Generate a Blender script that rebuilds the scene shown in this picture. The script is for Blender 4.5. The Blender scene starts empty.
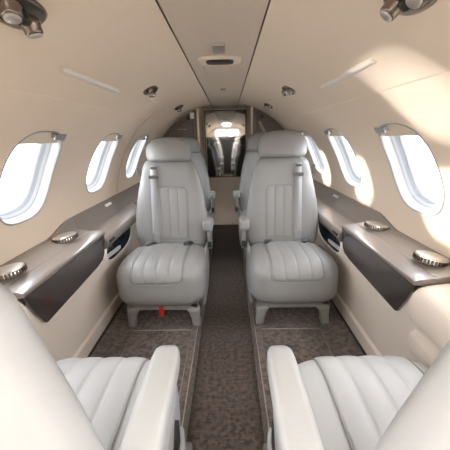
import bpy, bmesh, math, random
from mathutils import Vector, Matrix
random.seed(7)
C = bpy.context.scene.collection
R = math.radians
PI = math.pi

# ------------------------------------------------------------------ materials
def newmat(name):
    m = bpy.data.materials.new(name); m.use_nodes = True
    nt = m.node_tree; b = nt.nodes['Principled BSDF']
    return m, nt, b
def srgb(r, g, b):
    f = lambda c: (c/255/12.92) if c/255 <= .04045 else ((c/255+.055)/1.055)**2.4
    return (f(r), f(g), f(b), 1)
def mat(name, col, rough=.5, metal=0, bump=0, bscale=200, var=0, vscale=8, coat=0, spec=.5, stretch=None, sheen=0, croughness=.05):
    m, nt, b = newmat(name)
    b.inputs['Base Color'].default_value = col
    b.inputs['Roughness'].default_value = rough
    b.inputs['Metallic'].default_value = metal
    b.inputs['Coat Weight'].default_value = coat
    b.inputs['Coat Roughness'].default_value = croughness
    b.inputs['Specular IOR Level'].default_value = spec
    b.inputs['Sheen Weight'].default_value = sheen
    tc = nt.nodes.new('ShaderNodeTexCoord'); mp = nt.nodes.new('ShaderNodeMapping')
    nt.links.new(tc.outputs['Object'], mp.inputs[0])
    if stretch: mp.inputs['Scale'].default_value = stretch
    if var:
        n = nt.nodes.new('ShaderNodeTexNoise'); n.inputs['Scale'].default_value = vscale; n.inputs['Detail'].default_value = 6
        nt.links.new(mp.outputs[0], n.inputs['Vector'])
        r = nt.nodes.new('ShaderNodeValToRGB')
        r.color_ramp.elements[0].position = .3; r.color_ramp.elements[1].position = .7
        r.color_ramp.elements[0].color = tuple(c*(1-var) for c in col[:3])+(1,)
        r.color_ramp.elements[1].color = tuple(min(1, c*(1+var)) for c in col[:3])+(1,)
        nt.links.new(n.outputs['Fac'], r.inputs[0]); nt.links.new(r.outputs[0], b.inputs['Base Color'])
    if bump:
        n2 = nt.nodes.new('ShaderNodeTexNoise'); n2.inputs['Scale'].default_value = bscale; n2.inputs['Detail'].default_value = 3
        nt.links.new(mp.outputs[0], n2.inputs['Vector'])
        bp = nt.nodes.new('ShaderNodeBump'); bp.inputs['Strength'].default_value = bump; bp.inputs['Distance'].default_value = .004
        nt.links.new(n2.outputs['Fac'], bp.inputs['Height']); nt.links.new(bp.outputs[0], b.inputs['Normal'])
    return m
M = {}
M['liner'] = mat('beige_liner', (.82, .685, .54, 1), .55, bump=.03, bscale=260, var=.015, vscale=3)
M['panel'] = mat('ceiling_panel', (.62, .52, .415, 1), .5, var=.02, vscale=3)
M['lower'] = mat('beige_leather_wall', (.80, .70, .60, 1), .5, bump=.06, bscale=150, var=.02, vscale=4)
M['leather'] = mat('seat_leather_shaded', (.29, .288, .28, 1), .42, bump=.10, bscale=160, var=.02, vscale=5)  # seat leather darkened in colour for the shaded far seats
M['leather_lit'] = mat('seat_leather_lit', (.46, .46, .45, 1), .42, bump=.08, bscale=160, var=.015, vscale=5)  # same seat leather, lightened in colour for the lit near seats
M['seam'] = mat('seam_thread', (.28, .27, .25, 1), .7)
M['plastic'] = mat('grey_plastic', (.27, .265, .25, 1), .4)
M['dark'] = mat('dark_gap', (.018, .017, .016, 1), .6)
M['webbing'] = mat('belt_webbing', (.36, .365, .37, 1), .6, bump=.3, bscale=600)
M['metal'] = mat('brushed_metal', (.42, .40, .38, 1), .28, 1)
M['chrome'] = mat('chrome', (.72, .70, .67, 1), .14, 1)
M['bronze'] = mat('dark_nickel', (.24, .20, .17, 1), .25, 1)
M['cap'] = mat('satin_cap', (.55, .50, .45, 1), .4, .6)
M['veneer'] = mat('taupe_veneer', (.225, .187, .162, 1), .34, var=.10, vscale=5, stretch=(14, .6, 14), coat=.6, croughness=.12)
M['veneer_dark'] = mat('dark_smoked_veneer', (.055, .044, .041, 1), .22, var=.12, vscale=5, stretch=(2, .8, 10), coat=1, croughness=.06)
M['wood'] = mat('dark_walnut', (.11, .075, .056, 1), .35, var=.18, vscale=6, stretch=(1, 1, 7), coat=.5)
M['red'] = mat('red_tab', (.55, .03, .03, 1), .5)
M['gold'] = mat('brass_tag', (.65, .42, .15, 1), .35, .6)
M['white'] = mat('white_plastic', (.80, .79, .77, 1), .35)
M['frame'] = mat('window_frame_white', (.33, .33, .33, 1), .35)
M['gasket'] = mat('window_gasket', (.20, .21, .225, 1), .4)
M['groove'] = mat('ceiling_groove', (.26, .19, .14, 1), .6)
M['steel'] = mat('dark_steel', (.13, .125, .12, 1), .35, .7)
M['blue'] = mat('blue_glass_dark', (.03, .045, .06, 1), .15, coat=1)
M['concrete'] = mat('apron_concrete', (.55, .54, .52, 1), .8, var=.05, vscale=.4)
M['hangar'] = mat('hangar_cladding', (.62, .66, .72, 1), .6)
M['hangar_band'] = mat('hangar_band', (.30, .34, .42, 1), .6)
M['lens'] = mat('lamp_lens', (.86, .82, .76, 1), .5)
def carpet(name, col, scale):
    m, nt, b = newmat(name)
    tc = nt.nodes.new('ShaderNodeTexCoord')
    n = nt.nodes.new('ShaderNodeTexNoise'); n.inputs['Scale'].default_value = scale; n.inputs['Detail'].default_value = 8; n.inputs['Roughness'].default_value = .75
    w = nt.nodes.new('ShaderNodeTexNoise'); w.inputs['Scale'].default_value = 48; w.inputs['Detail'].default_value = 4
    mp = nt.nodes.new('ShaderNodeMapping'); mp.inputs['Scale'].default_value = (.5, 2.2, 1)
    nt.links.new(tc.outputs['Object'], mp.inputs[0]); nt.links.new(mp.outputs[0], n.inputs['Vector'])
    nt.links.new(tc.outputs['Object'], w.inputs['Vector'])
    mx = nt.nodes.new('ShaderNodeMath'); mx.operation = 'ADD'
    nt.links.new(n.outputs['Fac'], mx.inputs[0]); nt.links.new(w.outputs['Fac'], mx.inputs[1])
    r = nt.nodes.new('ShaderNodeValToRGB')
    r.color_ramp.elements[0].position = .75; r.color_ramp.elements[1].position = 1.25
    mr = nt.nodes.new('ShaderNodeMapRange'); mr.inputs[1].default_value = .78; mr.inputs[2].default_value = 1.22
    nt.links.new(mx.outputs[0], mr.inputs[0]); nt.links.new(mr.outputs[0], r.inputs[0])
    r.color_ramp.elements[0].position = .15; r.color_ramp.elements[1].position = .9
    r.color_ramp.elements[0].color = tuple(c*.58 for c in col[:3])+(1,)
    r.color_ramp.elements[1].color = tuple(c*1.5 for c in col[:3])+(1,)
    nt.links.new(r.outputs[0], b.inputs['Base Color'])
    b.inputs['Roughness'].default_value = .95; b.inputs['Sheen Weight'].default_value = .25; b.inputs['Specular IOR Level'].default_value = .1
    bp = nt.nodes.new('ShaderNodeBump'); bp.inputs['Strength'].default_value = .5; bp.inputs['Distance'].default_value = .006
    nt.links.new(n.outputs['Fac'], bp.inputs['Height']); nt.links.new(bp.outputs[0], b.inputs['Normal'])
    return m
M['carpet'] = carpet('taupe_carpet', (.135, .107, .091), 60)
M['carpet_aisle'] = carpet('brown_aisle_carpet', (.074, .054, .042), 60)
M['piping'] = mat('carpet_piping', (.33, .28, .245, 1), .9)
# window pane
m, nt, b = newmat('window_pane'); nt.nodes.remove(b)
out = nt.nodes['Material Output']
tr = nt.nodes.new('ShaderNodeBsdfTransparent'); gl = nt.nodes.new('ShaderNodeBsdfGlossy'); gl.inputs['Roughness'].default_value = .03
mx = nt.nodes.new('ShaderNodeMixShader'); mx.inputs[0].default_value = .05
tr.inputs[0].default_value = (.97, .98, 1, 1)
nt.links.new(tr.outputs[0], mx.inputs[1]); nt.links.new(gl.outputs[0], mx.inputs[2]); nt.links.new(mx.outputs[0], out.inputs[0])
M['pane'] = m
M['mirror'] = mat('mirror_glass', (.50, .49, .47, 1), .04, 1)

# ------------------------------------------------------------------ helpers
def obj(name, me_or_bm, mats, parent=None, smooth=True, sub=0, bevel=0):
    if isinstance(me_or_bm, bmesh.types.BMesh):
        me = bpy.data.meshes.new(name)
        bmesh.ops.recalc_face_normals(me_or_bm, faces=me_or_bm.faces)
        me_or_bm.to_mesh(me); me_or_bm.free()
    else: me = me_or_bm
    if not isinstance(mats, (list, tuple)): mats = [mats]
    for k in mats: me.materials.append(M[k] if isinstance(k, str) else k)
    o = bpy.data.objects.new(name, me); C.objects.link(o)
    if parent: o.parent = parent
    if smooth:
        for p in me.polygons: p.use_smooth = True
    if bevel:
        bv = o.modifiers.new('b', 'BEVEL'); bv.width = bevel; bv.segments = 3; bv.limit_method = 'ANGLE'; bv.angle_limit = R(40)
        wn = o.modifiers.new('w', 'WEIGHTED_NORMAL')
    if sub:
        s = o.modifiers.new('s', 'SUBSURF'); s.levels = sub; s.render_levels = sub
    return o
def empty(name, loc=(0, 0, 0), rz=0):
    o = bpy.data.objects.new(name, None); C.objects.link(o)
    o.location = loc; o.rotation_euler = (0, 0, rz); o.empty_display_size = .05
    return o
def tag(o, label=None, cat=None, group=None, kind=None):
    if label: o['label'] = label
    if cat: o['category'] = cat
    if group: o['group'] = group
    if kind: o['kind'] = kind
    return o
def copy_tree(o, parent=None):
    c = o.copy(); C.objects.link(c)
    if parent: c.parent = parent
    for ch in list(o.children): copy_tree(ch, c)
    return c
def box(bm, x0, x1, y0, y1, z0, z1, mtx=None):
    vs = [bm.verts.new((x, y, z)) for x in (x0, x1) for y in (y0, y1) for z in (z0, z1)]
    if mtx:
        for v in vs: v.co = mtx @ v.co
    for f in ((0, 1, 3, 2), (4, 6, 7, 5), (0, 4, 5, 1), (2, 3, 7, 6), (0, 2, 6, 4), (1, 5, 7, 3)):
        bm.faces.new([vs[i] for i in f])
    return vs
def loft(bm, rings, closed=True, cap=True):
    rr = [[bm.verts.new(p) for p in r] for r in rings]
    n = len(rr[0])
    for a, b in zip(rr, rr[1:]):
        for i in range(n if closed else n-1):
            bm.faces.new((a[i], a[(i+1) % n], b[(i+1) % n], b[i]))
    if cap:
        bm.faces.new(rr[0][::-1]); bm.faces.new(rr[-1])
    return rr
def lathe(bm, prof, origin=(0, 0, 0), n=28, mtx=None, close=True):
    O = Vector(origin); rings = []
    for r, z in prof:
        ring = []
        for i in range(n):
            p = Vector((r*math.cos(2*PI*i/n), r*math.sin(2*PI*i/n), z))
            if mtx: p = mtx @ p
            ring.append(O+p)
        rings.append(ring)
    loft(bm, rings, True, close)
def sgn(v): return -1 if v < 0 else 1
def supers(n, k, a, b):
    out = []
    for i in range(n):
        t = 2*PI*i/n; c, s = math.cos(t), math.sin(t)
        out.append((a*sgn(c)*abs(c)**(2/k), b*sgn(s)*abs(s)**(2/k)))
    return out
def tube(bm, pts, r, n=8, cap=True):
    pts = [Vector(p) for p in pts]; rings = []
    up = Vector((0, 0, 1))
    for i, p in enumerate(pts):
        d = (pts[min(i+1, len(pts)-1)]-pts[max(i-1, 0)]).normalized()
        u = up if abs(d.z) < .95 else Vector((1, 0, 0))
        a = d.cross(u).normalized(); b = a.cross(d).normalized()
        rings.append([p+a*r*math.cos(2*PI*k/n)+b*r*math.sin(2*PI*k/n) for k in range(n)])
    loft(bm, rings, True, cap)

# ------------------------------------------------------------------ cabin section (y = along the aisle, away from the camera)
RC, ZC = .87, .63
Y0, Y1 = -1.9, 3.25
TH0, THS, TH1 = 1.5, 49.9, 80.2
def cyl(side, y, th, r=RC):
    return Vector((side*r*math.cos(R(th)), y, ZC+r*math.sin(R(th))))
def lowx(z): return .68+.1126*(.654-z)                # lower side panel plane

def ring_cell(bm, y0, y1, t0, t1, cy, ct, hy, ht, k, P, nphi=96, nr=9):
    """rectangular cell in (y,t) with a superellipse hole; returns the hole outline in (y,t)"""
    def rectpt(ph):
        dy, dt = math.cos(ph), math.sin(ph)
        best = 1e9
        # map in normalised coordinates so corners get hit exactly
        s = 1/max(abs(dy), abs(dt))
        a, b = dy*s, dt*s
        return (cy+(a*((y1-cy) if a > 0 else (cy-y0))), ct+(b*((t1-ct) if b > 0 else (ct-t0))))
    hole = []; outer = []
    for i in range(nphi):
        ph = 2*PI*i/nphi
        c, s = math.cos(ph), math.sin(ph)
        q = (abs(c)**k+abs(s)**k)**(-1/k)
        hole.append((cy+hy*c*q, ct+ht*s*q)); outer.append(rectpt(ph))
    rings = []
    for j in range(nr+1):
        f = j/nr
        rings.append([bm.verts.new(P(h[0]+(o[0]-h[0])*f, h[1]+(o[1]-h[1])*f)) for h, o in zip(hole, outer)])
    for a, b in zip(rings, rings[1:]):
        for i in range(nphi):
            bm.faces.new((a[i], a[(i+1) % nphi], b[(i+1) % nphi], b[i]))
    return hole

WC, WH, WHY = 26.3, 13.2, .162      # window centre angle, half height (deg), half width (m)
win_no = 0
def shade_mesh(side, cy, cut, r, sc, side_y):
    """drawn-up blind: upper cap of the opening, cut off flat"""
    bm = bmesh.new(); n = 24; front = []; back = []
    K = 2.9
    for rr, lst in ((r, front), (r+.008, back)):
        for i in range(n+1):
            y = -1+2*i/n; y *= .999
            top = (1-abs(y)**K)**(1/K)
            col = []
            for j in range(7):
                lo = cut
                t = lo+(max(top, lo)-lo)*j/6
                col.append(bm.verts.new(cyl(side, cy+y*WHY*sc, WC+WH*sc*t, rr)))
            lst.append(col)
    for lst in (front, back):
        for a, b in zip(lst, lst[1:]):
            for j in range(6): bm.faces.new((a[j], b[j], b[j+1], a[j+1]))
    for a, b, c, d in zip(front, front[1:], back, back[1:]):
        bm.faces.new((a[0], b[0], d[0], c[0]))
    bmesh.ops.remove_doubles(bm, verts=bm.verts, dist=.0002)
    return bm
def make_window(side, cy):
    global win_no
    win_no += 1
    K = 2.9
    def ringpts(sc, r, n=72):
        pts = []
        for i in range(n):
            ph = 2*PI*i/n; c, s = math.cos(ph), math.sin(ph)
            q = (abs(c)**K+abs(s)**K)**(-1/K)
            pts.append(cyl(side, cy+WHY*sc*c*q, WC+WH*sc*s*q, r))
        return pts
    bm = bmesh.new()
    prof = [(1.035, RC-.0015), (1.02, RC-.005), (1.0, RC-.003), (.985, RC+.005), (.965, RC+.02), (.95, RC+.034), (.93, RC+.036), (.925, RC+.045), (.90, RC+.047), (.895, RC+.062), (.86, RC+.064), (.86, RC+.085)]
    loft(bm, [ringpts(s, r) for s, r in prof], True, False)
    w = tag(obj('window_%d' % win_no, bm, ['frame', 'gasket']), kind='structure')
    for i, p in enumerate(w.data.polygons):
        if i//72 in (5, 8): p.material_index = 1
    bm = bmesh.new(); loft(bm, [ringpts(s, RC+.07) for s in (.87, .6, .3, .02)], True, True)
    obj('pane', bm, 'pane', w)
    bm = shade_mesh(side, cy, .70, RC+.012, .975, 1)
    obj('blind', bm, 'liner', w)
    # pull tab at the top far corner
    bm = bmesh.new()
    y0 = cy+WHY*.55
    for k in range(1):
        pts = []
        for (dy, th, r) in ((.0, 12.6, -.004), (.085, 12.6, -.004), (.085, 10.6, -.004), (.01, 10.9, -.004)):
            pts.append((dy, th, r))
        lo = [cyl(side, y0+dy-.03, WC+th, RC-.006) for dy, th, r in pts]
        hi = [cyl(side, y0+dy-.03, WC+th, RC+.02) for dy, th, r in pts]
        loft(bm, [lo, hi])
    obj('blind_tab', bm, 'metal', w, smooth=False, bevel=.002)
    return w

# pocket geometry on the lower panel
PK = dict(cy=1.80, cz=.508, hy=.225, hz=.082)
wincen = {-1: [1.18+.70*k for k in range(-3, 3)], 1: [1.21+.70*k for k in range(-3, 3)]}
for side, nm in ((-1, 'left'), (1, 'right')):
    cs = wincen[side]; pitch = cs[1]-cs[0]
    bm = bmesh.new()
    for cy in cs:
        ring_cell(bm, cy-pitch/2, cy+pitch/2, TH0, THS, cy, WC, WHY, WH, 2.9, lambda y, t: cyl(side, y, t))
    for a, b_ in ((Y0, cs[0]-pitch/2), (cs[-1]+pitch/2, Y1)):
        n = 24
        loft(bm, [[cyl(side, a, TH0+(THS-TH0)*i/n) for i in range(n+1)], [cyl(side, b_, TH0+(THS-TH0)*i/n) for i in range(n+1)]], False, False)
    # lower panel: from ledge to floor, with the pocket opening
    zt, zb = .60, .02
    Pl = lambda y, z: Vector((side*lowx(z), y, z))
    cyp = PK['cy']+(0 if side < 0 else .06)
    ring_cell(bm, 1.5, 2.12+(.06 if side > 0 else 0), .38, zt, cyp, PK['cz'], PK['hy'], PK['hz'], 2.6, Pl, 64, 3)
    e = 2.12+(.06 if side > 0 else 0)
    pz = cyl(side, 0, TH0, RC+.004)
    bm.faces.new([bm.verts.new(v) for v in ((side*lowx(zt), Y0, zt), (side*lowx(zt), Y1, zt), (pz.x, Y1, zt), (pz.x, Y0, zt))])
    bm.faces.new([bm.verts.new(v) for v in ((pz.x, Y0, zt), (pz.x, Y1, zt), (pz.x, Y1, pz.z), (pz.x, Y0, pz.z))])
    for (a, b_, c, d) in ((Y0, 1.5, zb, zt), (e, Y1, zb, zt), (1.5, e, zb, .38)):
        f = [bm.verts.new(Pl(a, c)), bm.verts.new(Pl(b_, c)), bm.verts.new(Pl(b_, d)), bm.verts.new(Pl(a, d))]
        bm.faces.new(f)
    w = tag(obj('wall_'+nm, bm, 'liner'), kind='structure')
    w.data.materials.append(M['lower'])
    for p in w.data.polygons:
        if all(w.data.vertices[i].co.z < .641 for i in p.vertices): p.material_index = 1
    # pocket recess
    bm = bmesh.new()
    def pk(sc, dep, n=48, K=2.6):
        out = []
        for i in range(n):
            ph = 2*PI*i/n; c, s = math.cos(ph), math.sin(ph); q = (abs(c)**K+abs(s)**K)**(-1/K)
            z = PK['cz']+PK['hz']*sc*s*q
            out.append(Vector((side*(lowx(z)+dep), cyp+PK['hy']*sc*c*q, z)))
        return out
    loft(bm, [pk(1.03, -.002), pk(1.01, -.005), pk(.97, 0), pk(.97, .045)], True, False)
    bm.faces.new([bm.verts.new(p) for p in pk(.97, .045)])
    bmesh.ops.remove_doubles(bm, verts=bm.verts, dist=.0001)
    o = obj('pocket', bm, ['white', 'blue'], w, smooth=False)
    for p in o.data.polygons:
        cx = abs(p.center.x)-lowx(p.center.z)
        if cx > .01: p.material_index = 1
    for cy in cs: make_window(side, cy)
    # baseboard
    bm = bmesh.new()
    ring = []
    def bb(y):
        return [Vector((side*x, y, z)) for x, z in ((lowx(.05)-.001, .05), (lowx(.05)-.016, .055), (lowx(.14)-.014, .14), (lowx(.15)-.004, .152), (lowx(.15)+.004, .152), (lowx(.05)+.004, .05))]
    loft(bm, [bb(Y0), bb(Y1)])
    tag(obj('baseboard_'+nm, bm, 'lower', smooth=False), kind='structure')
    # dark gap along the carpet edge
    bm = bmesh.new(); box(bm, *sorted((side*(lowx(.05)-.028), side*(lowx(.05)-.016))), Y0, Y1, .049, .0535)
    tag(obj('trim_%d' % (1 if side < 0 else 2), bm, 'dark', smooth=False), kind='structure')

# ceiling: two curved sides + flat centre panel with dark grooves
bm = bmesh.new()
for side in (-1, 1):
    n = 24; ra = [cyl(side, Y0, THS-.6, RC-.0005)]; rb = [cyl(side, Y1, THS-.6, RC-.0005)]
    ra.append(cyl(side, Y0, THS-.45, RC-.0035)); rb.append(cyl(side, Y1, THS-.45, RC-.0035))
    for i in range(n+1):
        t = THS+(TH1-THS)*i/n
        ra.append(cyl(side, Y0, t, RC-.0035)); rb.append(cyl(side, Y1, t, RC-.0035))
    loft(bm, [ra, rb], False, False)
xe = RC*math.cos(R(TH1)); ze = ZC+RC*math.sin(R(TH1))
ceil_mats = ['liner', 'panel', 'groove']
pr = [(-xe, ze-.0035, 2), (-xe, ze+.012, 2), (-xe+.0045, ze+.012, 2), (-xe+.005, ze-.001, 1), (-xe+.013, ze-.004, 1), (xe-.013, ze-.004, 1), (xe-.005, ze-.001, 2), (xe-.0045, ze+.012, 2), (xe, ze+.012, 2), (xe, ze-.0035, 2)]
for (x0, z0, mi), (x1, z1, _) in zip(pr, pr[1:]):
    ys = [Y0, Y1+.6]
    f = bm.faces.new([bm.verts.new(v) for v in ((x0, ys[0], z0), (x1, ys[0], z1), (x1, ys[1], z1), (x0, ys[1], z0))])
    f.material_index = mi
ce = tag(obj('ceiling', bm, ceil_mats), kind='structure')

# arch-shaped joint strip across wall and ceiling on both sides
tn = 3
for side, yj in ((-1, 2.27),):
    bm = bmesh.new()
    pts = [cyl(side, yj, t, RC-.004) for t in range(8, 66, 2)]
    tube(bm, pts, .0028, 6)
    tag(obj('trim_%d' % tn, bm, 'panel'), kind='structure'); tn += 1
bm = bmesh.new(); tube(bm, [cyl(1, 1.66, t, RC-.001) for t in range(5, 28, 2)], .003, 6)
tag(obj('trim_%d' % tn, bm, 'panel'), kind='structure'); tn += 1

# floor: sunken aisle + platforms
AW = .154
bm = bmesh.new()
def quad(p, mi):
    f = bm.faces.new([bm.verts.new(v) for v in p]); f.material_index = mi
quad([(-AW, Y0, 0), (AW, Y0, 0), (AW, 3.9, 0), (-AW, 3.9, 0)], 1)
for s in (-1, 1):
    quad([(s*AW, Y0, 0), (s*AW, Y1, 0), (s*(AW+.012), Y1, .045), (s*(AW+.012), Y0, .045)], 0)
    quad([(s*(AW+.012), Y0, .045), (s*(AW+.012), Y1, .045), (s*(AW+.018), Y1, .05), (s*(AW+.018), Y0, .05)], 0)
    quad([(s*(AW+.018), Y0, .05), (s*(AW+.018), Y1, .05), (s*.76, Y1, .05), (s*.76, Y0, .05)], 0)
    quad([(s*AW, Y1, 0), (s*.3, Y1, 0), (s*.3, 3.9, 0), (s*AW, 3.9, 0)], 1)
tag(obj('floor', bm, ['carpet', 'carpet_aisle'], smooth=False), kind='structure')
# carpet piping lines
for s in (-1, 1):
    bm = bmesh.new()
    xi, xo, yf = .205, .555, 1.475
    for ln in ([(s*xi, -.3, .051), (s*xi, yf, .051)], [(s*xi, yf, .051), (s*xo, yf, .051)], [(s*xo, -.3, .051), (s*xo, yf, .051)],
               [(s*(AW+.018), Y0, .0505), (s*(AW+.018), Y1, .0505)]):
        tube(bm, ln, .0032, 6)
    tag(obj('trim_%d' % tn, bm, 'piping'), kind='structure'); tn += 1

# ------------------------------------------------------------------ aft partition, corridor and mirror door
YB = 3.25; OW = .275
for side, nm in ((-1, 'left'), (1, 'right')):
    bm = bmesh.new()
    # partition wall (beige) filling section from opening edge outward
    top = []
    n = 30
    pts = [Vector((side*OW, YB, 0))]
    prof = [cyl(side, YB, t, RC+.01) for t in [math.degrees(math.acos(OW/(RC+.01)))*(1-i/n) for i in range(n+1)]]
    pts += prof + [Vector((side*.88, YB, 0))]
    f1 = [bm.verts.new(p) for p in pts]; f2 = [bm.verts.new(p+Vector((0, .03, 0))) for p in pts]
    bm.faces.new(f1); bm.faces.new(f2[::-1])
    for i in range(len(pts)):
        j = (i+1) % len(pts); bm.faces.new((f1[i], f1[j], f2[j], f2[i]))
    ps = [cyl(side, 0, t, RC-.005) for t in range(68, 82, 2)]
    hp = [(p.x, p.z) for p in ps]+[(side*.12, 1.487), (side*.12, 1.54), (side*.33, 1.54)]
    loft(bm, [[Vector((x, YB-.003, z)) for x, z in hp], [Vector((x, YB+.028, z)) for x, z in hp]])
    tag(obj('wall_back_'+nm, bm, 'liner', smooth=False), kind='structure')
    # corridor side
    bm = bmesh.new(); box(bm, *sorted((side*OW, side*(OW+.02))), YB+.031, 3.85, 0, 1.505)
    tag(obj('wall_corridor_'+nm, bm, 'liner', smooth=False), kind='structure')
    # wooden cabinet front in the arch
    cab = empty('wardrobe_cabinet', (side*.29, YB, .05))
    tag(cab, ('dark walnut cabinet front with silver handle behind the left rear seat' if side < 0 else 'dark walnut cabinet front with hanging strap behind the right rear seat'), 'cabinet')
    def arch(r, x0, yy, zb):
        a = math.degrees(math.acos(x0/r))
        p = [Vector((side*x0, yy, zb))]+[cyl(side, yy, a*(1-i/n), r) for i in range(n+1)]
        p.append(Vector((side*r, yy, zb)))
        return [q-Vector((side*.29, YB, .05)) for q in p]
    bm = bmesh.new()
    loft(bm, [arch(RC-.012, .295, YB-.001, .45), arch(RC-.012, .295, YB-.022, .45)])
    obj('body', bm, 'wood', cab, smooth=False)
    bm = bmesh.new()
    loft(bm, [arch(RC-.06, .335, YB-.022, .5), arch(RC-.065, .34, YB-.030, .5)])
    dr = obj('door', bm, 'wood', cab, smooth=False)
    L = lambda x, y, z: Vector((side*x, y, z))-Vector((side*.29, YB, .05))
    if side < 0:
        bm = bmesh.new(); tube(bm, [L(.40, YB-.045, 1.235), L(.50, YB-.045, 1.235)], .006)
        tube(bm, [L(.41, YB-.045, 1.235), L(.41, YB-.028, 1.235)], .004); tube(bm, [L(.49, YB-.045, 1.235), L(.49, YB-.028, 1.235)], .004)
        obj('handle', bm, 'chrome', dr)
        bm = bmesh.new(); box(bm, -.36+.29, -.32+.29, -.036, -.022, 1.29, 1.35)
        obj('switch_plate', bm, 'white', cab, smooth=False)
    else:
        bm = bmesh.new()
        pts = [(.345, 1.30), (.375, 1.30), (.475, 1.12), (.44, 1.12)]
        loft(bm, [[L(x, YB-.032, z) for x, z in pts], [L(x, YB-.040, z) for x, z in pts]])
        obj('strap', bm, 'plastic', cab, smooth=False)
    bm = bmesh.new(); lathe(bm, [(.022, 0), (.022, .008), (.014, .012)], L(.385, YB-.022, 1.345), 16, Matrix.Rotation(R(90), 3, 'X'))
    obj('latch', bm, 'dark', cab)

# mirrored door
door = empty('door_1', (0, 3.80, 0)); tag(door, kind='structure')
bm = bmesh.new(); box(bm, -.31, .31, 0.045, .075, -.02, 1.53)
box(bm, -.272, .272, 0, .04, .002, 1.484)
obj('door_leaf', bm, 'lower', door, smooth=False)
bm = bmesh.new(); box(bm, -.25, .25, -.006, 0, .66, 1.455)
obj('mirror', bm, 'mirror', door, smooth=False, bevel=.001)
bm = bmesh.new()
box(bm, -.26, -.25, -.010, 0, .65, 1.465); box(bm, .25, .26, -.010, 0, .65, 1.465); box(bm, -.25, .25, -.010, 0, .65, .66); box(bm, -.25, .25, -.010, 0, 1.455, 1.465)
obj('mirror_frame', bm, 'wood', door, smooth=False)
# header across the corridor mouth
bm = bmesh.new(); box(bm, -OW, OW, YB+.6, YB+.62, 1.45, 1.50)
tag(obj('trim_%d' % tn, bm, 'liner', smooth=False), kind='structure'); tn += 1
bm = bmesh.new(); box(bm, -.32, .32, YB, 3.9, 1.492, 1.53)
tag(obj('ceiling_corridor', bm, 'liner', smooth=False), kind='structure')

# ------------------------------------------------------------------ forward end of the cabin (seen only in the mirror)
bm = bmesh.new()
n = 30
def endface(y):
    p = [cyl(-1, y, t, RC+.01) for t in range(-40, 91, 5)]+[cyl(1, y, t, RC+.01) for t in range(85, -41, -5)]
    return p
# frame around the windscreen opening built from boxes
box(bm, -.9, .9, Y0-.04, Y0, 1.35, 1.56)
box(bm, -.9, -.36, Y0-.04, Y0, 0, 1.40); box(bm, .36, .9, Y0-.04, Y0, 0, 1.40)
box(bm, -.36, .36, Y0-.04, Y0, 0, 1.20)
tag(obj('wall_front', bm, 'lower', smooth=False), kind='structure')
bm = bmesh.new(); box(bm, -.36, .36, Y0-.03, Y0-.02, 1.18, 1.40)
win_no += 1
wf = tag(obj('window_%d' % win_no, bm, 'pane', smooth=False), kind='structure')
bm = bmesh.new(); box(bm, -.02, .02, Y0-.018, Y0, 1.18, 1.40); obj('centre_post', bm, 'dark', wf, smooth=False)
ip = bmesh.new(); box(ip, -.5, .5, Y0+.002, Y0+.10, .05, 1.16)
tag(obj('instrument_panel', ip, 'dark', smooth=False, bevel=.02), 'dark instrument panel under the windscreen at the front of the cabin', 'instrument panel')

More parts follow.
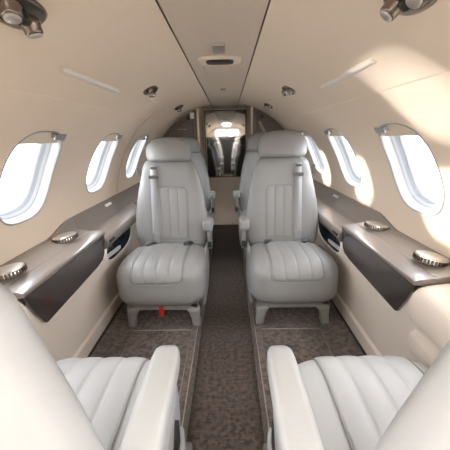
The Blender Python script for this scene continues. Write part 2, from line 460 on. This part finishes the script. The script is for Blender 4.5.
# ------------------------------------------------------------------ side ledges
def ledge(side):
    d = 0 if side < 0 else .05
    root = empty('side_ledge', (side*.68, 1.2, .05))
    lab = 'left' if side < 0 else 'right'
    tag(root, 'long glossy taupe veneer side ledge with cup holders under the %s windows' % lab, 'side ledge')
    O = Vector((side*.68, 1.2, .05))
    def pt(x, y, z): return Vector((side*x, y, z))-O
    ya, yb = .86+d, 1.53+d
    # near block: thick top, slightly bulging inboard
    bm = bmesh.new(); rings = []
    N = 14
    for i in range(N+1):
        f = i/N; y = ya+(yb-ya)*f
        bul = .0
        rings.append([pt(x, y, z) for x, z in ((.690, .640), (.670, .642), (.664, .648), (.668, .657), (.684, .662), (.742, .668), (.745, .665), (.750, .669), (.845, .683), (.872, .688), (.872, .640))])
    loft(bm, rings)
    obj('ledge_top', bm, 'veneer', root, smooth=False, bevel=.002)
    # far ledge: lower shelf with splash panel
    bm = bmesh.new(); rings = []
    for i in range(20):
        y = yb-.0+(3.21-yb)*i/19
        rings.append([pt(x, y, z) for x, z in ((.672, .555), (.662, .575), (.660, .598), (.667, .612), (.68, .618), (.79, .628), (.80, .60), (.80, .555))])
    loft(bm, rings)
    obj('rear_shelf', bm, 'veneer', root, smooth=False, bevel=.002)
    # splash: starts low at ya.. and sweeps up
    bm = bmesh.new(); rings = []
    for i in range(40):
        f = i/39; y = yb-.26+(3.21-yb+.26)*f
        t = min(1, max(0, (y-(yb-.22))/.22)); t = t*t*(3-2*t)
        zt = .686+.048*t
        xt = .862
        zb = .60
        rings.append([pt(x, y, z) for x, z in ((.79, .628 if y > yb else .60), (.80, .640 if y > yb else .60), (.845, zt-.02), (xt-.008, zt), (xt+.005, zt), (.868, .60))])
    loft(bm, rings)
    obj('splash_panel', bm, 'veneer', root, smooth=False)
    # stow door on the inboard face
    bm = bmesh.new()
    outl = [(ya+.0, .642), (yb, .642), (yb+.003, .60), (yb-.005, .53), (yb-.03, .50), (yb-.10, .488), (yb-.30, .478), (ya+.16, .468), (ya+.115, .466), (ya+.10, .475), (ya+.05, .55)]
    def face(off): return [pt(lowx(z)-off, y, z) for y, z in outl]
    loft(bm, [face(-.002), face(.012), ])
    dr = obj('table_door', bm, 'veneer_dark', root, smooth=False, bevel=.003)
    tag(dr, 'dark smoked stow door')
    # reading/marker lamp in splash panel
    bm = bmesh.new()
    yl = 1.98 if side < 0 else 2.12
    pts = [(yl, .697), (yl+.10, .697), (yl+.10, .712), (yl, .712)]
    def sx(z): return .80+(z-.640)/(.714-.640)*.045
    loft(bm, [[pt(sx(z)+.004, y, z) for y, z in pts], [pt(sx(z)-.004, y, z) for y, z in pts]])
    obj('marker_lamp', bm, 'lens', root, smooth=False)
    # cup holders
    ch = [(.79, 1.36), (.795, .975)] if side < 0 else [(.80, 1.46), (.80, 1.035)]
    for x, y in ch:
        bm = bmesh.new(); bmesh_prof = [(.056, -.004), (.057, .002), (.057, .018), (.055, .020)]
        cx, cz = x, .676+.0015
        tilt = Matrix.Rotation(-side*R(-8.2), 3, 'Y')
        lathe(bm, bmesh_prof, pt(cx, y, cz), 36, tilt)
        r = obj('cup_holder', bm, 'chrome', root)
        bm = bmesh.new(); lathe(bm, [(.054, .0195), (.054, .022), (.051, .0235)], pt(cx, y, cz), 36, tilt)
        obj('cover_disc', bm, 'cap', r)
        bm = bmesh.new()
        for k in range(30):
            a = 2*PI*k/30
            mt = Matrix.Translation(pt(cx, y, cz)) @ tilt.to_4x4() @ Matrix.Rotation(a, 4, 'Z')
            box(bm, .0565, .0605, -.0035, .0035, .0015, .0175, mt)
        obj('knurled_rim', bm, 'bronze', r, smooth=False)
    # open ring on rear shelf
    yr = 2.42 if side < 0 else 2.5
    bm = bmesh.new(); prof = [(.040, 0), (.046, .001), (.048, .007), (.044, .010), (.038, .008), (.036, .002)]
    lathe(bm, prof, pt(.735, yr, .6235), 32, None, False)
    r = obj('cup_holder', bm, 'chrome', root)
    bm = bmesh.new(); lathe(bm, [(.038, .0015), (.038, .0045)], pt(.735, yr, .6235), 28)
    obj('well', bm, 'dark', r)
    # small latch at step
    bm = bmesh.new(); box(bm, *sorted((side*(.655)-O.x, side*.662-O.x)), yb+.03-O.y, yb+.10-O.y, .585-O.z, .598-O.z)
    obj('latch', bm, 'dark', root, smooth=False)
    return root
for s in (-1, 1): ledge(s)

# booklet in each pocket
for s in (-1, 1):
    cyp = PK['cy']+(0 if s < 0 else .06)
    bm = bmesh.new()
    p = [(-.18, .452), (-.02, .438), (.05, .436), (.05, .458), (-.18, .480)]
    loft(bm, [[Vector((s*(lowx(z)+.012), cyp+y, z)) for y, z in p], [Vector((s*(lowx(z)+.024), cyp+y, z)) for y, z in p]])
    tag(obj('booklet', bm, 'white', smooth=False, bevel=.002), 'thin white booklet lying in the dark wall pocket beside the %s passenger seat' % ('left' if s < 0 else 'right'), 'booklet')

# padded sidewall armrests beside the near seats
for s, nm in ((-1, 'left'), (1, 'right')):
    d = 0 if s < 0 else .05
    yb = .855+d
    bm = bmesh.new(); rings = []
    for i in range(16):
        f = i/15; y = -.45+(yb+.45)*f
        top = .645-.012*math.sin(f*PI)
        if f > .93: top -= 0
        rings.append([Vector((s*x, y, z)) for x, z in ((lowx(.34)+.002, .34), (lowx(.38)-.016, .37), (lowx(.42)-.030, .41), (lowx(.46)-.022, .452), (.703, .472), (.700, .482), (.676, .505), (.660, .54), (.656, .58), (.664, .615), (.684, top-.008), (.71, top), (.80, top+.010), (.858, top+.018), (.868, top+.03), (.868, .36))])
    loft(bm, rings)
    obj('armrest_pad', bm, 'lower', bpy.data.objects['wall_'+nm], bevel=.004)

# ------------------------------------------------------------------ seats
def surf_insert(bm, P, u0, u1, v0, v1, nfl, nu=56, nv=30, round_top=True, depth=.006, ev=.12):
    """fluted pad: P(u,v,off) returns a point on the seat surface raised by off"""
    rows = []
    for j in range(nv+1):
        v = v0+(v1-v0)*j/nv; row = []
        for i in range(nu+1):
            f = i/nu
            # rounded corners at both ends of v
            fv = j/nv
            w = 1
            if round_top:
                for e in (fv,):
                    if e > 1-ev:
                        q = (e-(1-ev))/ev; w = min(w, (1-.32*(1-math.sqrt(max(0, 1-q*q)))))
            u = (u0+u1)/2+(f-.5)*(u1-u0)*w
            k = (f*nfl) % 1
            fl = abs(math.sin(PI*f*nfl))**.35
            edge = min(1, min(f, 1-f)*nu/1.0, fv*nv/1.0 if True else 1, (1-fv)*nv/1.0)
            off = depth*fl*edge-.003*(1-edge)
            row.append(bm.verts.new(P(u, v, off)))
        rows.append(row)
    for a, b in zip(rows, rows[1:]):
        for i in range(nu): bm.faces.new((a[i], a[i+1], b[i+1], b[i]))
    return rows

REC = R(11)
HINGE = Vector((0, -.19, .36))
RM = Matrix.Translation(HINGE) @ Matrix.Rotation(REC, 4, 'X') @ Matrix.Translation(-HINGE)
def back_w(z):      # half width of backrest by local height
    pts = [(.36, .232), (.42, .246), (.50, .254), (.62, .248), (.74, .230), (.84, .208), (.92, .188), (.97, .175)]
    for (a, x), (b, y) in zip(pts, pts[1:]):
        if z <= b: 
            t = (z-a)/(b-a); return x+(y-x)*t
    return pts[-1][1]
def back_front(x, z, off=0):
    w = back_w(z); t = .065; k = 3.0
    q = min(.999, abs(x)/w)
    y = -.245+t*(1-q**k)**(1/k)
    # bolsters: centre slightly hollow
    y -= .012*math.exp(-(x/.12)**4)
    return RM @ Vector((x, y+off, z))
def make_seat(name, aisle, hr=0, leather='leather', tabs=True, rec=11, short=False, hw=.153, arm=.262):
    global RM
    RM = Matrix.Translation(HINGE) @ Matrix.Rotation(R(rec), 4, 'X') @ Matrix.Translation(-HINGE)
    """aisle = +1 / -1 : local x side of the aisle armrest. Seat faces local +y, z=0 on the platform."""
    root = empty(name)
    # cushion (superellipsoid with flat-ish faces)
    a, b_, c = .263, .268, .146; cz = .278
    def cs(u, t, off=0):
        # u across (-a..a) ; t angle in the yz section
        q = min(1, abs(u)/a); g = (1-q**4.5)**(1/4.5)
        cc, ss = math.cos(t), math.sin(t); k = 3.3
        m = (abs(cc)**k+abs(ss)**k)**(-1/k)
        y = b_*cc*m*g; z = c*ss*m*g
        zz = cz+z+(.018*(y/b_) if z > 0 else 0)
        n = Vector((0, cc, ss)).normalized()
        return Vector((u, y, zz))+n*off
    bm = bmesh.new(); rings = []
    NU = 32
    for i in range(1, NU):
        f = -math.cos(PI*i/NU)
        u = a*sgn(f)*abs(f)**.75
        rings.append([cs(u*.9995, 2*PI*j/48) for j in range(48)])
    loft(bm, rings)
    cu = obj('seat_cushion', bm, leather, root)
    bm = bmesh.new()
    surf_insert(bm, lambda u, v, off: cs(u, v, off+.001), -.145, .145, R(128), R(12), 4, depth=.006)
    obj('fluted_pad', bm, leather, cu)
    # welt across the cushion front
    bm = bmesh.new()
    pts = [cs(-.145, R(t), .0015) for t in range(120, 19, -4)]
    pts += [cs(-.145+.29*i/10, R(9.5+8*abs(i/5-1)**4), .0015) for i in range(1, 10)]
    pts += [cs(.145, R(t), .0015) for t in range(20, 121, 4)]
    tube(bm, pts, .0025, 6)
    obj('piping', bm, 'plastic', cu)
    # backrest
    bm = bmesh.new(); rings = []
    zs = [.345, .352, .37, .40, .45, .52, .60, .68, .76, .83, .89, .93, .955, .972, .980, .983]
    for z in zs:
        w = back_w(min(z, .97)); t = .065
        e = 1
        if z < .40: e = (1-((.40-z)/.056)**2*.9)**.5 if z > .344 else .1
        if z > .93: e = (1-((z-.93)/.0535)**2)**.5
        e = max(e, .12)
        ring = []
        for (x, y) in supers(56, 3.0, w*(.75+.25*e) if e < 1 else w, t*e):
            if y > 0: y -= .012*math.exp(-(x/.12)**4)*(1 if e > .6 else 0)
            ring.append(RM @ Vector((x, -.245+y, z)))
        rings.append(ring)
    loft(bm, rings)
    bk = obj('backrest', bm, leather, root)
    bm = bmesh.new()
    surf_insert(bm, lambda u, v, off: back_front(u, v, off+.001), -.122, .122, .42, .79, 4, depth=.0055)
    obj('fluted_pad', bm, leather, bk)
    bm = bmesh.new()
    pts = [back_front(-.12, .42+.03*i, .001) for i in range(12)]+[back_front(-.12+.024*i, .793+.0*i, .001) for i in range(1, 10)]+[back_front(.12, .75-.03*i, .001) for i in range(12)]
    tube(bm, pts, .0022, 6)
    obj('piping', bm, 'plastic', bk)
    # headrest
    bm = bmesh.new(); rings = []
    z0 = .952+hr*.5; z1 = 1.108+hr
    for i in range(17):
        f = -math.cos(PI*i/16); s = sgn(f)*abs(f)**.85
        z = (z0+z1)/2+s*(z1-z0)/2
        e = max(.05, (1-abs(s)**(2.6 if s > 0 else 5))**(1/(2.6 if s > 0 else 5)))
        ring = []
        wd = hw-(.042 if s > 0 else -.002)*abs(s)**2
        for (x, y) in supers(44, 2.7, wd*(.35+.65*e), .062*e):
            ring.append(RM @ Vector((x, -.225+y+.012*(1-abs(x/.17)), z)))
        rings.append(ring)
    loft(bm, rings)
    hd = obj('headrest', bm, leather, root)
    # armrest on the aisle side
    ax = aisle*arm
    bm = bmesh.new(); rings = []
    for (y, w, z0_, z1_) in ((.015, .016, .612, .628), (.010, .024, .60, .638), (-.004, .029, .592, .645), (-.03, .031, .588, .648), (-.12, .033, .585, .648), (-.26, .034, .58, .645), (-.33, .032, .58, .64), (-.345, .025, .59, .635)):
        if short: y = y*.42 if y < 0 else y; z0_ -= .050+.05*y; z1_ -= .035-.06*y
        zm, zh = (z0_+z1_)/2, (z1_-z0_)/2
        rings.append([Vector((ax+p, y, zm+q)) for p, q in supers(24, 3.6, w, zh)])
    loft(bm, rings)
    am = obj('armrest', bm, 'leather_lit' if leather == 'leather_lit' else leather, root)
    bm = bmesh.new(); rings = []
    for (z, y0_, y1_, w) in ((.60, -.33, -.02, .028), (.54, -.33, -.05, .026), (.47, -.32, -.09, .024), (.42, -.30, -.11, .022)):
        if short: y0_, y1_, w, z = -.26, -.13-(.60-z)*.1, .014, z-.05
        ym, yh = (y0_+y1_)/2, (y1_-y0_)/2
        rings.append([Vector((ax+p*1.0, ym+q, z)) for p, q in supers(28, 5, w, yh)])
    loft(bm, rings)
    obj('side_panel', bm, 'plastic' if short else leather, am)
    bm = bmesh.new()
    if short: box(bm, ax-.012, ax+.012, -.30, -.14, .385, .425)
    else: box(bm, *sorted((aisle*(arm-.03), aisle*(arm+.012))), -.31, .0, .34, .42)
    obj('recline_slot', bm, 'dark', am, smooth=False)
    # side shroud
    bm = bmesh.new(); rings = []
    for (z, y0_, y1_, w) in ((.11, -.24, .12, .018), (.13, -.25, .16, .022), (.25, -.26, .05, .024), (.36, -.27, -.01, .026), (.385, -.26, -.03, .020)):
        if short: w *= .5
        else: z = min(z, .35); y1_ = max(y1_, .04)
        ym, yh = (y0_+y1_)/2, (y1_-y0_)/2
        rings.append([Vector((aisle*(.247 if short else arm-.004)+p, ym+q, z)) for p, q in supers(28, 5, w, yh)])
    loft(bm, rings)
    obj('side_shroud', bm, 'plastic', root)
    # base: arched front frame, side rails, legs
    fr = bmesh.new()
    box(fr, -.215, .215, .150, .185, .11, .16); box(fr, -.215, .215, -.20, -.16, .125, .175)
    box(fr, -.215, -.165, -.20, .185, .125, .175); box(fr, .165, .215, -.20, .185, .125, .175)
    bs = obj('base_frame', fr, 'plastic', root, smooth=False, bevel=.008)
    for sx in (-1, 1):
        for yy in (.165, -.18):
            lg = bmesh.new(); rings = []
            for z, w, dd, ox in ((.0, .024, .026, .008), (.010, .026, .028, .008), (.05, .026, .024, .004), (.09, .032, .022, -.002), (.125, .048, .020, -.016)):
                rings.append([Vector((sx*(.190+ox)+p, yy+q, z)) for p, q in supers(20, 5, w, dd)])
            loft(lg, rings); obj('leg', lg, 'plastic', root)
    bm = bmesh.new(); box(bm, -.165, .165, -.155, -.15, .07, .125)  # dark sheet gives the shade in the gap under the seat
    obj('under_shade', bm, 'dark', root, smooth=False)
    if tabs:
        bm = bmesh.new(); box(bm, -.008, .022, .186, .190, .070, .160)
        obj('pull_tab', bm, 'red', bs, smooth=False)
        bm = bmesh.new(); box(bm, -.062, -.028, .186, .190, .138, .150)
        obj('tag', bm, 'gold', bs, smooth=False)
    # shoulder belt (outboard side)
    bx = -aisle*.10
    zr = [.40+.028*i for i in range(20)]
    bm = bmesh.new(); rows = []
    for z in zr:
        p = [back_front(bx-.023, z, .010), back_front(bx+.023, z, .010), back_front(bx+.023, z, .007), back_front(bx-.023, z, .007)]
        rows.append(p)
    loft(bm, rows)
    bt = obj('shoulder_belt', bm, 'webbing', bk)
    for (z, h, w, mname) in ((.855, .012, .034, 'steel'), (.915, .009, .020, 'steel'), (.47, .007, .026, 'metal')):
        bm = bmesh.new()
        pts = []
        for dx, dz in supers(16, 4, w, h):
            pts.append((dx, dz))
        loft(bm, [[back_front(bx+dx, z+dz, .012) for dx, dz in pts], [back_front(bx+dx, z+dz, .020) for dx, dz in pts]])
        obj('buckle', bm, mname, bt, smooth=False)
    bm = bmesh.new(); box(bm, bx-.010, bx+.010, -.004, .004, -.03, .03, Matrix.Translation(back_front(bx, .89, .016)))
    obj('clasp', bm, 'steel', bt, smooth=False, bevel=.002)
    # lap belt ends in the crease
    for k, xx in enumerate((-.13, .12)):
        bm = bmesh.new(); 
        rings = []
        for (yy, zz, w) in ((-.155, .415, .020), (-.13, .432, .021), (-.10, .434, .019), (-.085, .430, .012)):
            rings.append([Vector((xx+p+(yy+.12)*.4, yy, zz+q)) for p, q in supers(14, 4, w, .007)])
        loft(bm, rings); obj('lap_belt_buckle', bm, 'steel', root)
    return root
def place(o, x, y, rz, label, group=None):
    o.location = (x, y, .05); o.rotation_euler = (0, 0, rz)
    tag(o, label, 'seat', group)
G = 'cabin seats'
# far seats facing the camera (local x is flipped by the half turn)
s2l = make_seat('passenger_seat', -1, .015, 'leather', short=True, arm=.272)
place(s2l, -.378, 1.70, PI+R(0), 'pale leather seat, shade in its colour, on left of aisle facing camera, red tab under it', G)
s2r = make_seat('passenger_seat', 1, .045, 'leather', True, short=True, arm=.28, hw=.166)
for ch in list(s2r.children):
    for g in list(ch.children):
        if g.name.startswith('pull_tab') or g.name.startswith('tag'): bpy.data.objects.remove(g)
place(s2r, .404, 1.71, PI, 'pale leather seat, shade in its colour, on right of aisle facing camera, headrest raised', G)
s3l = copy_tree(s2l); place(s3l, -.405, 2.68, PI, 'rear left pale leather seat, shade in its colour, mostly hidden behind the seat in front', G)
s3r = copy_tree(s2r); place(s3r, .385, 2.70, PI, 'rear right pale leather seat, shade in its colour, showing past the aisle side of the front one', G)
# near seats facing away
n1 = make_seat('passenger_seat', 1, 0, 'leather_lit', rec=4.8, arm=.278); place(n1, -.395, .555, 0, 'near left pale leather seat, light in its colour, seen from behind, armrest beside the aisle', G)
n2 = make_seat('passenger_seat', -1, 0, 'leather_lit', rec=8.5, arm=.305); place(n2, .445, .55, 0, 'near right pale leather seat, light in its colour, seen from behind, sunlit fluted cushion', G)
# pilot seats behind the camera, seen in the mirror
p1 = copy_tree(n1); place(p1, -.38, -1.35, PI*0+PI, 'pilot seat at front of cabin, left of the aisle in the mirror'); p1.location.y = -1.45
p2 = copy_tree(n2); place(p2, .38, -1.35, PI, 'pilot seat at front of cabin, right of the aisle in the mirror'); p2.location.y = -1.45

# ------------------------------------------------------------------ ceiling fittings
def normal_frame(side, th):
    # columns: tangent (along y), cross, inward normal
    n = Vector((-side*math.cos(R(th)), 0, -math.sin(R(th))))
    ty = Vector((0, 1, 0)); tx = ty.cross(n)
    return Matrix((tx, ty, n)).transposed()
def gasper():
    root = empty('air_vent_cluster')
    bm = bmesh.new()
    loft(bm, [[Vector((p*.96, q, -.002)) for p, q in supers(40, 2.4, .042, .066)], [Vector((p, q, .005)) for p, q in supers(40, 2.4, .042, .066)], [Vector((p*.8, q*.88, .009)) for p, q in supers(40, 2.4, .042, .066)]])
    obj('mounting_plate', bm, 'bronze', root)
    for (x, y, r, tl) in ((-.004, -.036, .019, .2), (.006, .034, .019, -.2)):
        bm = bmesh.new()
        mt = Matrix.Rotation(tl, 3, 'X') @ Matrix.Rotation(.25, 3, 'Y')
        lathe(bm, [(r*1.12, .004), (r*1.15, .012), (r, .016), (r*.98, .026), (r*.9, .030)], (x, y, 0), 24, mt)
        nz = obj('nozzle', bm, 'bronze', root)
        bm = bmesh.new(); lathe(bm, [(r*.8, .029), (r*.8, .033), (r*.6, .035)], (x, y, 0), 24, mt)
        obj('nozzle_cap', bm, 'cap', nz)
    bm = bmesh.new(); lathe(bm, [(.012, .004), (.012, .020), (.009, .026)], (.0, 0, 0), 20)
    obj('reading_lamp', bm, 'dark', root)
    return root
gp = None
thg = math.degrees(math.acos(.39/RC))
spots = [(-1, .685, 'near left chrome air vent cluster in top left corner of ceiling'), (-1, 1.73, 'middle of the left row of ceiling air vents'), (-1, 2.68, 'farthest left ceiling air vent, near the rear cabinet'),
         (1, .665, 'near right chrome air vent cluster at top right of ceiling'), (1, 1.84, 'middle of the right row of ceiling air vents'), (1, 2.72, 'farthest right ceiling air vent, near the rear cabinet')]
for side, y, lab in spots:
    g = gasper() if gp is None else copy_tree(gp)
    gp = gp or g
    g.matrix_world = Matrix.Translation(cyl(side, y, thg, RC-.004)) @ normal_frame(side, thg).to_4x4()
    tag(g, lab, 'air vent', 'ceiling air vents')
# lens strips
th = math.degrees(math.acos(.47/RC))
for side, a, b_, lab in ((-1, .965, 1.45, 'narrow pale lamp strip let into the left ceiling'), (1, .965, 1.47, 'narrow pale lamp strip let into the right ceiling, in the added glint light')):
    root = empty('ceiling_lamp', cyl(side, (a+b_)/2, th, RC-.003)); tag(root, lab, 'lamp', 'ceiling lamp strips')
    bm = bmesh.new(); Nn = normal_frame(side, th).to_4x4()
    L = (b_-a)/2
    loft(bm, [[Nn @ Vector((p, q, z)) for p, q in supers(36, 8, .013*s, L*(1 if s == 1 else .99))] for z, s in ((-.002, 1), (.002, 1), (.004, .8))])
    obj('housing', bm, 'liner', root)
    bm = bmesh.new()
    loft(bm, [[Nn @ Vector((p, q, z)) for p, q in supers(36, 8, .009, L*.96)] for z in (.003, .006)])
    obj('lens', bm, 'lens', root)
# passenger sign in the centre panel
root = empty('ceiling_sign', (0, 1.47, 1.482)); tag(root, 'dark slot shaped passenger sign in beige bezel on centre ceiling panel', 'sign')
def rr(hx, hy, z, k=6, cy=0): return [Vector((p, q+cy, z)) for p, q in supers(40, k, hx, hy)]
bm = bmesh.new(); loft(bm, [rr(.100, .072, .002, 3.5), rr(.098, .070, -.004, 3.5), rr(.085, .060, -.007, 3.5)]); obj('bezel', bm, 'liner', root)
bm = bmesh.new(); loft(bm, [rr(.062, .047, -.006, 4), rr(.062, .047, -.0085, 4)]); obj('display', bm, 'dark', root)
bm = bmesh.new(); box(bm, -.023, .023, 1.225-1.47, 1.335-1.47, -.0075, .002)
tag(obj('emblem_plate', bm, 'cap', root, smooth=False, bevel=.002), 'small silver square plate')
for k, (y, hy) in enumerate(((1.70, .12),)):
    bm = bmesh.new()
    for s in (-1, 1): box(bm, s*.085-.0015, s*.085+.0015, y-hy-1.47, y+hy-1.47, -.0058, -.003)
    obj('hatch_edge', bm, 'panel', root, smooth=False)
bm = bmesh.new(); lathe(bm, [(.018, .002), (.018, -.006), (.012, -.009)], (0, 2.30-1.47, 0), 20); tag(obj('sensor', bm, 'cap', root), 'small round sensor')

# ------------------------------------------------------------------ outdoors
bm = bmesh.new(); box(bm, -80, 80, -80, 80, -1.35, -1.30)
tag(obj('ground', bm, 'concrete', smooth=False), kind='structure')
hg = empty('hangar', (24, 10, -1.3)); tag(hg, 'pale blue grey hangar with banded cladding outside the right windows', 'building')
bm = bmesh.new(); box(bm, 0, 14, -30, 30, 0, 4.0); obj('wall', bm, 'hangar', hg, smooth=False)
for z in (1.2, 2.0, 2.8, 3.5):
    bm = bmesh.new(); box(bm, -.06, -.005, -30, 30, z, z+.22); obj('band', bm, 'hangar_band', hg, smooth=False)

# ------------------------------------------------------------------ light
w = bpy.data.worlds.new('sky'); bpy.context.scene.world = w; w.use_nodes = True
nt = w.node_tree; bg = nt.nodes['Background']
bg.inputs[0].default_value = (.94, .965, 1.0, 1); bg.inputs[1].default_value = 5.5
sun = bpy.data.lights.new('sun', 'SUN'); sun.energy = 2.6; sun.angle = R(1.6); sun.color = (1, .95, .86)
so = bpy.data.objects.new('sun', sun); C.objects.link(so)
dv = Vector((1.61, -.105, -.12)).normalized()
so.rotation_euler = dv.to_track_quat('-Z', 'Y').to_euler()
bm = bmesh.new()
loft(bm, [[Vector((x, y+(-x)*.12, z)) for y, z in ((1.0, -.20), (1.5, -.10), (2.4, -.12), (3.4, -.20), (2.4, -.30), (1.5, -.32))] for x in (-1.0, -9.0)])
tag(obj('added_wing', bm, 'white', smooth=False), 'added white wing slab outside below the left windows', 'wing')  # wing slab added to go with the glint and bounce skylight up
sp = bpy.data.lights.new('added_glint_spot', 'SPOT'); sp.energy = 480; sp.spot_size = R(4.4); sp.shadow_soft_size = .10; sp.color = (1, .95, .90)  # added spot, stands in for sun reflected up through the left window
spo = bpy.data.objects.new('added_glint_spot', sp); C.objects.link(spo); spo.location = (-4.4, 1.75, .36)
spo.rotation_euler = (Vector((-.79, 1.18, .98))-spo.location).to_track_quat('-Z', 'Y').to_euler()
for yy in (-1.2, -.5):  # added ceiling fill behind the camera, no fittings
    l = bpy.data.lights.new('added_fill', 'AREA'); l.shape = 'RECTANGLE'; l.size = .22; l.size_y = .5; l.energy = 5; l.color = (1, .97, .93)
    o = bpy.data.objects.new('added_fill', l); C.objects.link(o); o.location = (0, yy, 1.475)
# window portals help sampling
for side in (-1, 1):
    for cy in wincen[side]:
        l = bpy.data.lights.new('portal', 'AREA'); l.shape = 'RECTANGLE'; l.size = .32; l.size_y = .40
        l.cycles.is_portal = True
        o = bpy.data.objects.new('window_portal', l); C.objects.link(o)
        o.location = cyl(side, cy, WC, RC+.10)
        n = Vector((-side*math.cos(R(WC)), 0, -math.sin(R(WC))))
        o.rotation_euler = n.to_track_quat('-Z', 'Z').to_euler()
l = bpy.data.lights.new('portal', 'AREA'); l.shape = 'RECTANGLE'; l.size = .84; l.size_y = .30; l.cycles.is_portal = True
o = bpy.data.objects.new('window_portal', l); C.objects.link(o); o.location = (0, Y0-.08, 1.25); o.rotation_euler = Vector((0, 1, 0)).to_track_quat('-Z', 'Z').to_euler()

# ------------------------------------------------------------------ camera
cam = bpy.data.cameras.new('camera'); co = bpy.data.objects.new('camera', cam); C.objects.link(co)
cam.sensor_width = 36; cam.lens = 36*290/450; cam.clip_start = .01
co.location = (.031, 0, 1.15)
co.matrix_world = Matrix.Translation(co.location) @ Matrix.Rotation(R(.93), 4, 'Z') @ Matrix.Rotation(R(90-16.88), 4, 'X') @ Matrix.Rotation(R(-1.26), 4, 'Z')
bpy.context.scene.camera = co
vs = bpy.context.scene.view_settings
vs.view_transform = 'Standard'; vs.look = 'None'; vs.gamma = 1; vs.use_curve_mapping = False; vs.exposure = 1.7
